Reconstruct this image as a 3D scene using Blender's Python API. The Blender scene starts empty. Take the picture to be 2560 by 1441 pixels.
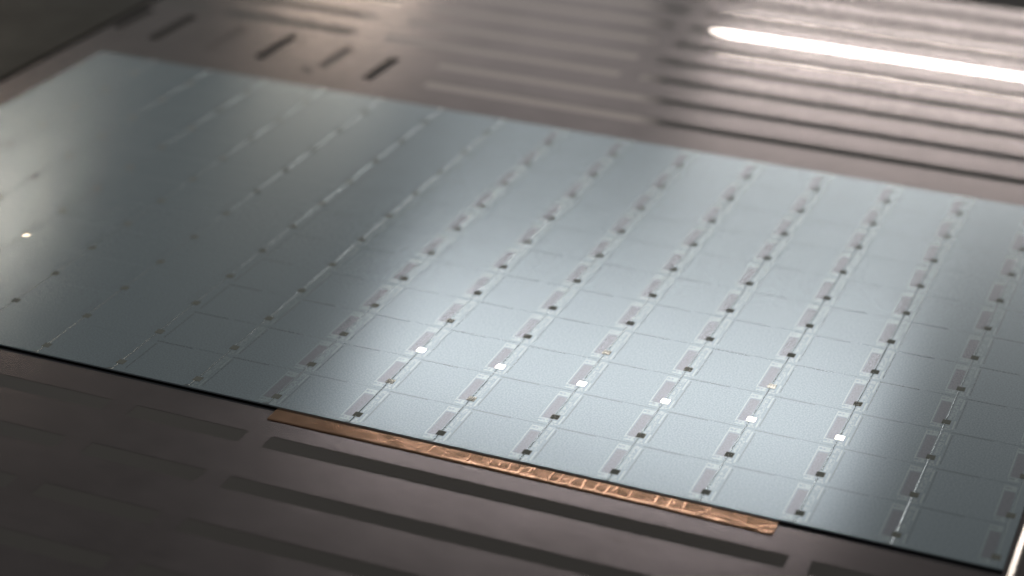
import bpy, bmesh, math, random
from mathutils import Matrix, Vector, noise
random.seed(7)
MM = 0.001
sc = bpy.context.scene

# ------------------------------------------------------------------ camera
cam = bpy.data.cameras.new('camera'); co = bpy.data.objects.new('camera', cam); sc.collection.objects.link(co)
R_ = Vector((0.92776927, 0.37218532, 0.02687525)); D_ = Vector((0.18197077, -0.38837917, -0.90335389)); F_ = Vector((-0.32577726, 0.84299449, -0.42805311))
m = Matrix((( R_.x, -D_.x, -F_.x, 0.13614455), (R_.y, -D_.y, -F_.y, -0.30205312), (R_.z, -D_.z, -F_.z, 0.19434154), (0, 0, 0, 1)))
co.matrix_world = m
cam.sensor_width = 36.0; cam.lens = 5187.6 / 2560 * 36
cam.clip_start = 0.01; cam.clip_end = 60
cam.dof.use_dof = True; cam.dof.focus_distance = 0.408; cam.dof.aperture_fstop = 11.0; cam.dof.aperture_blades = 9
sc.camera = co
sc.cycles.use_adaptive_sampling = False; sc.cycles.max_bounces = 5

# ------------------------------------------------------------------ room light: a dim room, bright ceiling panels, an added upright lamp
w = bpy.data.worlds.new('World'); sc.world = w; w.use_nodes = True
wt = w.node_tree; bg = wt.nodes['Background']; bg.inputs[1].default_value = 1.0      # pale walls round the room, darker towards the ceiling
wtc = wt.nodes.new('ShaderNodeTexCoord'); wsx = wt.nodes.new('ShaderNodeSeparateXYZ'); wt.links.new(wtc.outputs['Generated'], wsx.inputs[0])
wr = wt.nodes.new('ShaderNodeValToRGB'); wt.links.new(wsx.outputs[2], wr.inputs[0]); wt.links.new(wr.outputs[0], bg.inputs[0])
wr.color_ramp.interpolation = 'B_SPLINE'
for k, (p_, v_) in enumerate(((0.0, 0.17), (0.30, 0.145), (0.60, 0.065), (1.0, 0.05))):
    e_ = wr.color_ramp.elements[k] if k < 2 else wr.color_ramp.elements.new(p_)
    e_.position = p_
for e_, v_ in zip(sorted(wr.color_ramp.elements, key=lambda q: q.position), (0.17, 0.145, 0.065, 0.05)): e_.color = (v_ * 0.95, v_, v_ * 0.97, 1)
sc.view_settings.view_transform = 'Standard'; sc.view_settings.look = 'None'; sc.view_settings.exposure = 0; sc.view_settings.gamma = 1

def panel(x0, x1, y, wid, power, col, rz=0.0, h=2.2):
    l = bpy.data.lights.new('light_panel', 'AREA'); l.shape = 'RECTANGLE'; l.size = x1 - x0; l.size_y = wid
    l.energy = power; l.color = col
    o = bpy.data.objects.new('light_panel', l); sc.collection.objects.link(o)
    o.location = ((x0 + x1) / 2, y, h); o.rotation_euler = (0, 0, rz)
    return o
WHITE = (1.0, 0.97, 0.94); WARM = (1.0, 0.85, 0.68)
panel(-1.89, -0.62, 3.98, 0.15, 8.4, WHITE, 0.03)
panel(-4.25, -3.05, 4.17, 0.15, 6.2, WARM)
panel(-1.80, 0.08, 6.765, 0.13, 29, (1.0, 0.93, 0.87))
panel(-3.60, -3.05, 6.80, 0.17, 6.0, WARM)
board_standin = panel(-2.16, -1.35, 4.5, 0.75, 0.8, (1.0, 0.94, 0.90), h=1.375)      # added dim upright lamp, standing in for a grey board mirrored in the plate
board_standin.rotation_euler = (math.radians(-90), 0, 0)

# ------------------------------------------------------------------ materials
def mat(name, base, metallic, rough, **k):
    M = bpy.data.materials.new(name); M.use_nodes = True; nt = M.node_tree; P = nt.nodes['Principled BSDF']
    P.inputs['Base Color'].default_value = (*base, 1); P.inputs['Metallic'].default_value = metallic; P.inputs['Roughness'].default_value = rough
    return M, nt, P
def coords(nt, kind='Object'):
    t = nt.nodes.new('ShaderNodeTexCoord'); return t.outputs[kind]
def worldpos(nt):
    return nt.nodes.new('ShaderNodeNewGeometry').outputs['Position']
def tex_noise(nt, vec, scale, detail=2, rough=0.5, stretch=None):
    if stretch:
        mp = nt.nodes.new('ShaderNodeMapping'); mp.inputs['Scale'].default_value = stretch; nt.links.new(vec, mp.inputs[0]); vec = mp.outputs[0]
    n = nt.nodes.new('ShaderNodeTexNoise'); n.inputs['Scale'].default_value = scale; n.inputs['Detail'].default_value = detail; n.inputs['Roughness'].default_value = rough
    nt.links.new(vec, n.inputs['Vector']); return n
def ramp(nt, fac, stops):
    r = nt.nodes.new('ShaderNodeValToRGB'); e = r.color_ramp.elements
    while len(e) < len(stops): e.new(0.5)
    for i, (p, c) in enumerate(stops):
        e[i].position = p; e[i].color = (*c, 1) if len(c) == 3 else c
    nt.links.new(fac, r.inputs[0]); return r.outputs[0]
def bump(nt, P, height, strength, dist):
    b = nt.nodes.new('ShaderNodeBump'); b.inputs['Strength'].default_value = strength; b.inputs['Distance'].default_value = dist
    nt.links.new(height, b.inputs['Height']); nt.links.new(b.outputs[0], P.inputs['Normal'])
def maprange(nt, v, a, b, c, d):
    n = nt.nodes.new('ShaderNodeMapRange'); n.inputs[1].default_value = a; n.inputs[2].default_value = b; n.inputs[3].default_value = c; n.inputs[4].default_value = d
    nt.links.new(v, n.inputs[0]); return n.outputs[0]

def wafer_mat(name, c1, c2, rough, aniso, grain=1.0, metallic=0.7):
    M, nt, P = mat(name, c1, metallic, rough)
    wp = worldpos(nt)
    n1 = tex_noise(nt, wp, 2900, 1, 0.6)
    nt.links.new(ramp(nt, n1.outputs['Fac'], [(0.41, c2), (0.59, c1)]), P.inputs['Base Color'])
    P.inputs['Anisotropic'].default_value = aniso
    tg = nt.nodes.new('ShaderNodeTangent'); tg.direction_type = 'UV_MAP'; tg.uv_map = 'UVMap'; nt.links.new(tg.outputs[0], P.inputs['Tangent'])
    return M
M_die = wafer_mat('die_silicon', (0.625, 0.73, 0.81), (0.50, 0.59, 0.655), 0.183, 0.74)
M_strip = wafer_mat('test_strip_film', (0.55, 0.575, 0.645), (0.46, 0.48, 0.54), 0.183, 0.74)
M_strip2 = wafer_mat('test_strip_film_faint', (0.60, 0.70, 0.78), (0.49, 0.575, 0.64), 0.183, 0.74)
M_marks = wafer_mat('mark_metal', (0.82, 0.935, 0.965), (0.69, 0.80, 0.83), 0.18, 0.74)
M_band = wafer_mat('street_oxide', (0.47, 0.535, 0.58), (0.40, 0.46, 0.50), 0.18, 0.74)
M_dark, _, _ = mat('etched_mark', (0.18, 0.20, 0.21), 1.0, 0.30)
M_saw, nt, P = mat('saw_line_silicon', (0.48, 0.53, 0.55), 1.0, 0.16)
M_pad, nt, P = mat('mirror_pad', (0.60, 0.585, 0.53), 1.0, 0.03)
M_rim, nt, P = mat('pad_rim', (0.62, 0.56, 0.42), 1.0, 0.25)
M_edge, nt, P = mat('wafer_edge', (0.40, 0.46, 0.50), 1.0, 0.35)
M_sub, nt, P = mat('silicon_body', (0.42, 0.48, 0.52), 1.0, 0.30)
M_back, nt, P = mat('backing_pad', (0.03, 0.028, 0.027), 0.0, 0.7)

M_land, nt, P = mat('plate_metal', (0.36, 0.31, 0.31), 1.0, 0.36)
n = tex_noise(nt, worldpos(nt), 55, 5, 0.65); nt.links.new(ramp(nt, n.outputs['Fac'], [(0.3, (0.24, 0.204, 0.206)), (0.7, (0.305, 0.26, 0.264))]), P.inputs['Base Color'])
n2 = tex_noise(nt, worldpos(nt), 900, 3, 0.6, (0.25, 1, 1)); nt.links.new(maprange(nt, n2.outputs['Fac'], 0.3, 0.7, 0.165, 0.19), P.inputs['Roughness'])
P.inputs['Anisotropic'].default_value = 0.59
tg = nt.nodes.new('ShaderNodeTangent'); tg.direction_type = 'UV_MAP'; tg.uv_map = 'UVMap'; nt.links.new(tg.outputs[0], P.inputs['Tangent'])
bump(nt, P, n2.outputs['Fac'], 0.03, 0.00003)
M_slot, nt, P = mat('slot_floor', (0.37, 0.325, 0.305), 1.0, 0.05)
n = tex_noise(nt, worldpos(nt), 160, 3, 0.6); nt.links.new(maprange(nt, n.outputs['Fac'], 0.3, 0.7, 0.018, 0.03), P.inputs['Roughness'])
M_hole_shade, nt, P = mat('hole_shade', (0.03, 0.027, 0.025), 0.3, 0.5)  # near-black colour puts the shade of a deep hole into a shallow floor
M_table, nt, P = mat('dark_table', (0.035, 0.030, 0.027), 0.0, 0.6)
M_block, nt, P = mat('dark_anodised', (0.055, 0.05, 0.042), 1.0, 0.35)
n = tex_noise(nt, worldpos(nt), 60, 3, 0.6); nt.links.new(maprange(nt, n.outputs['Fac'], 0.3, 0.7, 0.30, 0.42), P.inputs['Roughness'])
M_rail, nt, P = mat('rail_steel', (0.80, 0.70, 0.62), 1.0, 0.16)
M_cu, nt, P = mat('copper_foil', (0.72, 0.36, 0.18), 0.85, 0.12)
wp = worldpos(nt)
n = tex_noise(nt, wp, 120, 4, 0.6); nt.links.new(ramp(nt, n.outputs['Fac'], [(0.3, (0.64, 0.36, 0.22)), (0.7, (0.82, 0.48, 0.32))]), P.inputs['Base Color'])
n2 = tex_noise(nt, wp, 420, 3, 0.6); nt.links.new(maprange(nt, n2.outputs['Fac'], 0.3, 0.7, 0.10, 0.15), P.inputs['Roughness'])

# ------------------------------------------------------------------ helpers
def link(name, me, material, parent=None, loc=(0, 0, 0)):
    if material and not me.materials: me.materials.append(material)
    o = bpy.data.objects.new(name, me); sc.collection.objects.link(o)
    o.location = Vector(loc) * MM
    if parent: o.parent = parent
    return o
def mesh_from(name, verts, faces, smooth=False, th=0.474):
    TS, TC = math.sin(th), math.cos(th)
    me = bpy.data.meshes.new(name); me.from_pydata([(x * MM, y * MM, z * MM) for x, y, z in verts], [], faces)
    uv = me.uv_layers.new(name='UVMap')
    for lp in me.loops:
        c = me.vertices[lp.vertex_index].co
        uv.data[lp.index].uv = ((c.x * TS + c.y * TC) * 10, (c.y * TS - c.x * TC) * 10)   # grain direction, oblique to the columns
    if smooth:
        for p in me.polygons: p.use_smooth = True
    me.update(); return me
class MB:
    def __init__(s): s.v = []; s.f = []
    def box(s, x0, x1, y0, y1, z0, z1, ch=0.0):
        """box with an optional chamfer round the top"""
        b = len(s.v)
        s.v += [(x0, y0, z0), (x1, y0, z0), (x1, y1, z0), (x0, y1, z0)]
        zc = z1 - ch
        s.v += [(x0, y0, zc), (x1, y0, zc), (x1, y1, zc), (x0, y1, zc)]
        s.f += [(b + 3, b + 2, b + 1, b)] + [(b + i, b + (i + 1) % 4, b + 4 + (i + 1) % 4, b + 4 + i) for i in range(4)]
        t = b + 4
        if ch:
            s.v += [(x0 + ch, y0 + ch, z1), (x1 - ch, y0 + ch, z1), (x1 - ch, y1 - ch, z1), (x0 + ch, y1 - ch, z1)]
            t = b + 8; s.f += [(b + 4 + i, b + 4 + (i + 1) % 4, t + (i + 1) % 4, t + i) for i in range(4)]
        s.f.append((t, t + 1, t + 2, t + 3))
    def disc(s, cx, cy, r, z0, z1, n=10, a0=0.0, a1=2 * math.pi):
        b = len(s.v); full = abs(a1 - a0 - 2 * math.pi) < 1e-6
        pts = [(cx + r * math.cos(a0 + (a1 - a0) * i / (n if full else n - 1)), cy + r * math.sin(a0 + (a1 - a0) * i / (n if full else n - 1))) for i in range(n)]
        s.v += [(x, y, z0) for x, y in pts] + [(x, y, z1) for x, y in pts]
        s.f.append(tuple(range(b + n, b + 2 * n))); s.f.append(tuple(range(b + n - 1, b - 1, -1)))
        s.f += [(b + i, b + (i + 1) % n, b + n + (i + 1) % n, b + n + i) for i in range(n)]
    def mesh(s, name, smooth=False): return mesh_from(name, s.v, s.f, smooth)
def tag(o, label=None, cat=None, kind=None, group=None):
    if label: o['label'] = label
    if cat: o['category'] = cat
    if kind: o['kind'] = kind
    if group: o['group'] = group
    return o

DU, DV = 17.545, 15.0
ZP = -0.62                       # top of the metal plate; the wafer's top is z = 0

# ------------------------------------------------------------------ setting: table, slotted metal plate
b = MB(); b.box(-900, 900, -700, 1200, -60, -40); tag(link('table', b.mesh('table'), M_table), kind='structure')

PX0, PX1, PY0, PY1 = -187.0, 190.0, -140.0, 337.0
SW = 2.3                                                       # half width of a slot
slots = []                                                     # x0, x1, y0, y1
def row(y, *spans):
    for a, c in spans: slots.append((a, c, y - SW, y + SW))
row(193.8, (-83, 180)); row(209.7, (-86, 180))
row(225.9, (-186, -169), (-163, -120), (-110, -37), (-31, 180))
for k in range(3, 8): row(193.8 + 16.0 * k, (-180, -120), (-110, -37), (-31, 180))
row(322.5, (-180, -120), (-110, -37), (-31, 180))
for k in range(0, 8): row(-0.6 - 16.0 * k, (-180, -64), (-58.5, -34), (-29, 72), (76, 180))
for x, y0, y1 in ((-184.2, 198, 218), (-169.5, 193.5, 218), (-134.2, 192.5, 215.5), (-99.3, 190, 210)): slots.append((x - 1.7, x + 1.7, y0, y1))
for x, y0, y1 in ((-150.3, 193, 214), (-115.0, 194, 213)): slots.append((x - 1.2, x + 1.2, y0, y1))
slots.append((-119, -116, 188.5, 191.5))
xs = sorted({PX0, PX1} | {s[0] for s in slots} | {s[1] for s in slots}); ys = sorted({PY0, PY1} | {s[2] for s in slots} | {s[3] for s in slots})
vid = {}; V = []; Fc = []
def vv(x, y, z):
    k = (x, y, z)
    if k not in vid: vid[k] = len(V); V.append(k)
    return vid[k]
for i in range(len(xs) - 1):
    j = 0
    while j < len(ys) - 1:
        xm, ym = (xs[i] + xs[i + 1]) / 2, (ys[j] + ys[j + 1]) / 2
        if not any(s[0] < xm < s[1] and s[2] < ym < s[3] for s in slots):
            Fc.append([vv(xs[i], ys[j], ZP), vv(xs[i + 1], ys[j], ZP), vv(xs[i + 1], ys[j + 1], ZP), vv(xs[i], ys[j + 1], ZP)])
        j += 1
c = [(PX0, PY0), (PX1, PY0), (PX1, PY1), (PX0, PY1)]; b0 = len(V)
V += [(x, y, ZP) for x, y in c] + [(x, y, -40) for x, y in c]
Fc += [[b0 + i, b0 + 4 + i, b0 + 4 + (i + 1) % 4, b0 + (i + 1) % 4] for i in range(4)] + [[b0 + 7, b0 + 6, b0 + 5, b0 + 4]]
plate = tag(link('carrier_plate', mesh_from('carrier_plate', V, [tuple(f) for f in Fc], th=0.797), M_land), kind='structure')
for (x0, x1, y0, y1) in slots:
    ch, d = (0.12, 0.5) if (y1 - y0) > 5 else (0.03, 0.06)
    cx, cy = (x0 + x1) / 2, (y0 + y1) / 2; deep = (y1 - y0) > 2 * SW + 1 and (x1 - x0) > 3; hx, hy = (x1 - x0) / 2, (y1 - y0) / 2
    vs = []
    for (ix, z) in ((0, 0), (ch, -ch), (ch, -d)):
        vs += [(-hx + ix, -hy + ix, z), (hx - ix, -hy + ix, z), (hx - ix, hy - ix, z), (-hx + ix, hy - ix, z)]
    fs = [(r * 4 + i, r * 4 + 4 + i, r * 4 + 4 + (i + 1) % 4, r * 4 + (i + 1) % 4)[::-1] for r in range(2) for i in range(4)] + [(8, 9, 10, 11)]
    me = mesh_from('slot', vs, fs, th=0.797); me.materials.append(M_hole_shade if deep else M_slot); me.materials.append(M_land)
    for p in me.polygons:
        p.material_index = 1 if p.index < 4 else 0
    link('slot', me, None, plate, (cx, cy, ZP))

# dark block beyond the plate's left side
b = MB(); b.box(-300, -188.4, 60, 420, -40, -0.4, 0.4)
tag(link('side_block', b.mesh('side_block'), M_block), 'dark anodised metal block beside the far end of the slotted plate', 'metal block')
# polished rail along the wafer's right side
V = []
for yy in (-70.0, 190.0): V += [(107.85, yy, ZP), (109.3, yy, ZP), (109.3, yy, ZP + 0.42), (108.9, yy, ZP + 0.60), (108.05, yy, ZP + 0.495), (107.85, yy, ZP + 0.35)]
Fc = [(k, (k + 1) % 6, 6 + (k + 1) % 6, 6 + k) for k in range(6)] + [(5, 4, 3, 2, 1, 0), (6, 7, 8, 9, 10, 11)]
tag(link('guide_rail', mesh_from('guide_rail', V, Fc), M_rail), 'thin polished metal rail lying along the short end of the wafer', 'rail')

# ------------------------------------------------------------------ copper strip
X0, X1 = -33.0, 67.4
creases = [((-24.0, 11.9), (-23.7, 8.4), .35, 0), ((-19.0, 12.2), (-19.5, 7.2), 1.1, 0), ((.8, 10.5), (.5, 8.2), .5, 0), ((3.6, 12), (3.6, 7.2), 1.0, .1), ((8.2, 12), (8.2, 8), .8, 0),
 ((12.8, 11.1), (12.4, 8.4), 1.0, .05), ((14.6, 10), (14.4, 9.1), .8, 0), ((16.4, 10.4), (16.5, 7.6), .8, .2), ((18.8, 10), (18.5, 7.7), .8, .1), ((20.4, 12), (20.4, 7.2), 1.2, 0), ((20.9, 11.5), (21, 9.9), .8, 0),
 ((24.7, 12), (24.5, 7.3), .9, .25), ((26.8, 12), (26.4, 7.2), 1.2, 0), ((29.1, 10.3), (28.4, 7.6), .8, .2), ((30.6, 12), (31.3, 7.3), .9, .3), ((33.9, 11.8), (33.4, 7.5), .9, .3), ((35.8, 10.4), (35.7, 7.2), .9, 0),
 ((37.5, 12), (36.9, 9), .9, .2), ((40.5, 12), (40, 7.4), 1.1, .1), ((44.9, 12), (45.1, 7.2), 1.1, .1), ((47.6, 12), (47.6, 7.2), 1.3, 0), ((48.3, 11.3), (48.3, 8.9), 1.0, .05), ((50.2, 10.9), (50.3, 8.7), .8, 0),
 ((54.9, 12), (54.9, 9.6), 1.0, .05), ((54.9, 9.6), (53, 7.3), 1.6, 0), ((55.8, 9), (59.1, 8.8), 1.3, 0), ((59.1, 8.8), (63.5, 7.7), 1.4, 0), ((63.5, 7.7), (67.3, 9.6), 1.3, 0), ((57.9, 11.7), (59.4, 10.6), 1.0, .05),
 ((61.4, 11.8), (61.9, 9.3), .8, .1), ((62.4, 11.6), (63.7, 11.5), 1.1, 0), ((64.6, 7.1), (67.4, 7.7), 1.2, 0)]
dimples = [(-10 + 1.2 * i + random.uniform(-.5, .5), random.uniform(7.8, 11.4)) for i in range(9)]
def crease_h(x, y):
    h = 0.0
    for (a, c, s, zz) in creases:
        if min(a[0], c[0]) - 1 > x or max(a[0], c[0]) + 1 < x: continue
        dx, dy = c[0] - a[0], c[1] - a[1]; L = math.hypot(dx, dy)
        t = ((x - a[0]) * dx + (y - a[1]) * dy) / (L * L)
        tc = min(1, max(0, t)); e = abs(t - tc) * L
        px, py = a[0] + dx * tc, a[1] + dy * tc
        off = 0.5 * zz * (abs((tc * L / 0.9) % 2 - 1) * 2 - 1) if zz else 0
        if abs(dy) > abs(dx): d = abs(x - (px + off))
        else: d = abs(y - (py + off))
        d = math.hypot(d, e)
        wd = 0.115 * (1.5 if s > 1.25 else 1)
        ph = (a[0] * 0.37 - y / 1.15) % 1.0                    # a crease is a chain of short kinks rising towards the free edge
        h += s * (0.008 + 0.030 * ph) * math.exp(-(d / wd) ** 2)
    for (dx_, dy_) in dimples:
        d2 = (x - dx_) ** 2 + (y - dy_) ** 2
        if d2 < .3: h += 0.02 * math.exp(-d2 / .02)
    h += 0.006 * noise.noise((x * .35, y * .5, 2.0)) + 0.0015 * noise.noise((x * 1.4, y * 1.2, 5.0))
    g = min(1, max(0, (x + 4) / 14)) * (0.7 + 0.5 * noise.noise((x * .5, 1, 4)))
    h += 0.011 * g * math.exp(-((y - 7.45) / 0.40) ** 2)
    return h
prof = [(16.0, -0.352)]                                         # y, z across: under the wafer, flat, rolled lip, underside
yy = 12.6
while yy > 7.25: prof.append((yy, -0.36 - 0.002 * (12.0 - yy))); yy -= 0.09
for k in range(1, 9):
    a = math.pi / 2 + k * math.pi / 8
    prof.append((7.2 + 0.155 * math.cos(a) - 0.0, -1.16 + 0.155 * math.sin(a)))
prof[-8:] = [(7.2 + 0.15 * math.cos(math.pi / 2 + k * math.pi / 8), -0.494 + 0.12 * math.sin(math.pi / 2 + k * math.pi / 8)) for k in range(1, 9)]
prof.append((16.0, -0.617))
NX = 1150; V = []; Fc = []
for i in range(NX + 1):
    x = X0 + (X1 - X0) * i / NX
    end = 0.28 * max(0, (x - 58) / 9.4) ** 2                   # the loose end lifts and wanders a little
    wob = 0.10 * noise.noise((x * .12, 0, 9)) + 0.03 * noise.noise((x * .9, 3, 9))
    for (py, pz) in prof:
        t = min(1, max(0, (12.3 - py) / 5.0))
        y = py + wob * t - 0.45 * max(0, (x - 45) / 22) * t
        z = pz + (crease_h(x, py) * min(1, max(0, (12.3 - py) * 3)) if 7.2 < py < 12.5 else 0)
        V.append((x, y, z))
n_ = len(prof)
for i in range(NX):
    for j in range(n_ - 1):
        a = i * n_ + j; Fc.append((a, a + 1, a + n_ + 1, a + n_))
Fc.append(tuple(range(n_ - 1, -1, -1))); Fc.append(tuple(NX * n_ + j for j in range(n_)))
me = mesh_from('copper_strip', V, Fc, True)
bm = bmesh.new(); bm.from_mesh(me); bmesh.ops.recalc_face_normals(bm, faces=bm.faces); bm.to_mesh(me); bm.free()
tag(link('copper_strip', me, M_cu), 'creased copper foil strip sticking out from under the wafer edge', 'copper strip')

# ------------------------------------------------------------------ wafer
WX0, WX1 = -10 * DU - 0.25, 6 * DU + 1.75
WY0, WY1 = 11.5, 176.5
wafer = bpy.data.objects.new('silicon_wafer', None); sc.collection.objects.link(wafer); wafer.location = (0, 0, ZP * MM)
wafer.empty_display_size = 0.02
tag(wafer, 'grey blue rectangular silicon wafer with a grid of dies lying on the slotted plate', 'wafer')
def wl(name, me, material, loc, parent=wafer):                 # place a part in wafer coordinates (z = 0 is the top)
    if parent is wafer: loc = (loc[0], loc[1], loc[2] - ZP)
    return link(name, me, material, parent, loc)
b = MB(); b.box(WX0, WX1, WY0, WY1, -0.34, -0.05, 0.08); me = b.mesh('body'); me.materials.append(M_sub); me.materials.append(M_edge)
for p in me.polygons: p.material_index = 0 if p.normal.z > 0.2 else 1
wl('body', me, None, (0, 0, 0))
b = MB(); b.box(WX0 + 3, WX1 - 3, 16.4, WY1 - 3, ZP + 0.004, -0.341); wl('backing_pad', b.mesh('backing_pad'), M_back, (0, 0, 0))

# one die: tile, and on it the test strip, the pale marks, the street band
G = 0.03
b = MB(); b.box(-0.20 + G, DU - 0.20 - G, -3.5 + 0.012, 11.5 - 0.012, -0.049, 0.0, 0.012); me_die = b.mesh('die'); me_die.materials.append(M_die)
Z1 = 0.006
b = MB(); b.box(DU - 2.48, DU - 0.52, -0.9, 8.4, -0.002, Z1); me_strip = b.mesh('test_strip'); me_strip.materials.append(M_strip); me_strip2 = b.mesh('test_strip'); me_strip2.materials.append(M_strip2)
b = MB(); b.box(1.7, 9.9, 11.02, 11.38, -0.002, Z1); b.box(2.0, 2.28, -2.0, 10.3, -0.002, Z1); b.box(11.2, DU - 0.9, 11.36, 11.45, -0.002, Z1); me_band = b.mesh('street_band'); me_band.materials.append(M_band)
def marks(seed):
    rr = random.Random(seed); b = MB(); z0, z1 = -0.002, 0.008
    b.box(DU - 2.90, DU - 2.68, -1.6, 10.6, z0, z1)                        # thin line left of the test strip
    b.box(DU - 2.66, DU - 0.5, 8.75, 9.35, z0, z1); b.box(DU - 2.66, DU - 0.5, 10.05, 10.55, z0, z1)
    b.box(DU - 1.45, DU - 0.5, 9.36, 10.04, z0, z1)
    b.box(DU - 2.66, DU - 0.7, -1.35, -1.0, z0, z1); b.box(DU - 2.66, DU - 0.6, -2.6, -2.1, z0, z1); b.box(DU - 1.5, DU - 0.9, -2.1, -1.36, z0, z1)
    y = 1.5
    while y < 9.6:                                                         # blocky pattern beside the saw line
        h = rr.choice((.25, .35, .5))
        if rr.random() < .80: b.box(0.22 + rr.choice((0, .12)), rr.choice((.62, .75)), y, y + h, z0, z1)
        if rr.random() < .75: b.box(0.82, 0.98 + rr.choice((0, .1)), y, y + h * .9, z0, z1)
        y += h + 0.1
    for (x0, x1, y0, y1) in ((.2, .75, 9.8, 10.3), (.3, 1.2, 10.45, 10.9), (.95, 1.25, 9.7, 10.3), (.1, .6, -3.0, -2.3), (.8, 1.3, -2.9, -2.5), (.25, .9, -2.0, -1.4)): b.box(x0, x1, y0, y1, z0, z1)
    b.box(1.42, 1.78, 6.0, 10.6, z0, z1); b.box(1.42, 1.78, -2.5, 1.1, z0, z1); b.box(1.12, 1.24, 1.6, 6.5, z0, z1)
    me = b.mesh('alignment_marks'); me.materials.append(M_marks); return me
me_marks = [marks(i) for i in range(4)]
b = MB(); b.disc(DU - 1.9, 9.7, 0.22, -0.002, 0.010); b.disc(DU - 1.9, -1.72, 0.22, -0.002, 0.010); b.disc(0.75, -2.1, 0.18, -0.002, 0.010); b.disc(.8, 10.4, .16, -.002, .010)
me_dots = b.mesh('etched_dots'); me_dots.materials.append(M_dark)
me_saw = []
for k in range(5):
    rr = random.Random(50 + k); V = []; Fc = []; NS, NP = 24, 7
    ww = 0.11 + 0.03 * rr.random()
    for i in range(NS + 1):
        y = -3.45 + 14.9 * i / NS; hh = 0.012 + 0.010 * rr.random(); ox = rr.gauss(0, 0.002)
        for q in range(NP):
            t = -1 + 2 * q / (NP - 1); V.append((-0.2 + ox + ww * t, y, 0.001 + hh * (1 - t * t)))
    for i in range(NS):
        for q in range(NP - 1): a = i * NP + q; Fc.append((a, a + 1, a + NP + 1, a + NP))
    me = mesh_from('saw_line', V, Fc, True); me.materials.append(M_saw); me_saw.append(me)
for c in range(-10, 6):
    for r in range(1, 12):
        d = wl('die', me_die, None, (c * DU, r * DV, 0))
        wl('saw_line', me_saw[random.randrange(5)], None, (0, 0, 0), d)
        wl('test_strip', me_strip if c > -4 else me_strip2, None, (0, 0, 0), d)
        if c > -5: wl('street_band', me_band, None, (0, 0, 0), d)
        if c > -4: wl('alignment_marks', me_marks[(c * 3 + r * 5) % 4], None, (0, 0, 0), d); wl('etched_dots', me_dots, None, (0, 0, 0), d)
# border strip along the wafer's right end
b = MB(); b.box(6 * DU - 0.20 + G, WX1 - 0.12, WY0 + 0.12, WY1 - 0.12, -0.049, 0.0, 0.03); wl('edge_strip', b.mesh('edge_strip'), M_die, (0, 0, 0))
b = MB(); b.box(6 * DU - 0.02, 6 * DU + 0.22, WY0 + .5, WY1 - .5, -0.002, 0.03, 0.02); wl('edge_line', b.mesh('edge_line'), M_marks, (0, 0, 0))
# mirror pads at the die corners
b = MB(); b.box(-0.82, 0.82, -0.82, 0.98, 0.0, 0.05, 0.03); me_pad = b.mesh('contact_pad'); me_pad.materials.append(M_pad); me_pad.materials.append(M_rim)
for p in me_pad.polygons: p.material_index = 0 if p.normal.z > 0.9 else 1
rr = random.Random(3)
for c in range(-10, 7):
    for r in range(1, 12):
        o = wl('contact_pad', me_pad, None, (c * DU - 0.02, r * DV + 0.02, 0.0))
        o.rotation_euler = (rr.gauss(0, 0.0011), rr.gauss(0, 0.0018), 0)
# half-round notches' dark spots at the near and far edges
b = MB(); b.disc(0, 0, 0.55, -0.002, 0.012, 9, 0, math.pi); me_n = b.mesh('edge_notch'); me_n.materials.append(M_dark)
for c in range(-9, 6):
    wl('edge_notch', me_n, None, (c * DU - 0.75, WY0 + 0.15, 0))
    o = wl('edge_notch', me_n, None, (c * DU - 0.2, WY1 - 0.13, 0)); o.rotation_euler = (0, 0, math.pi)
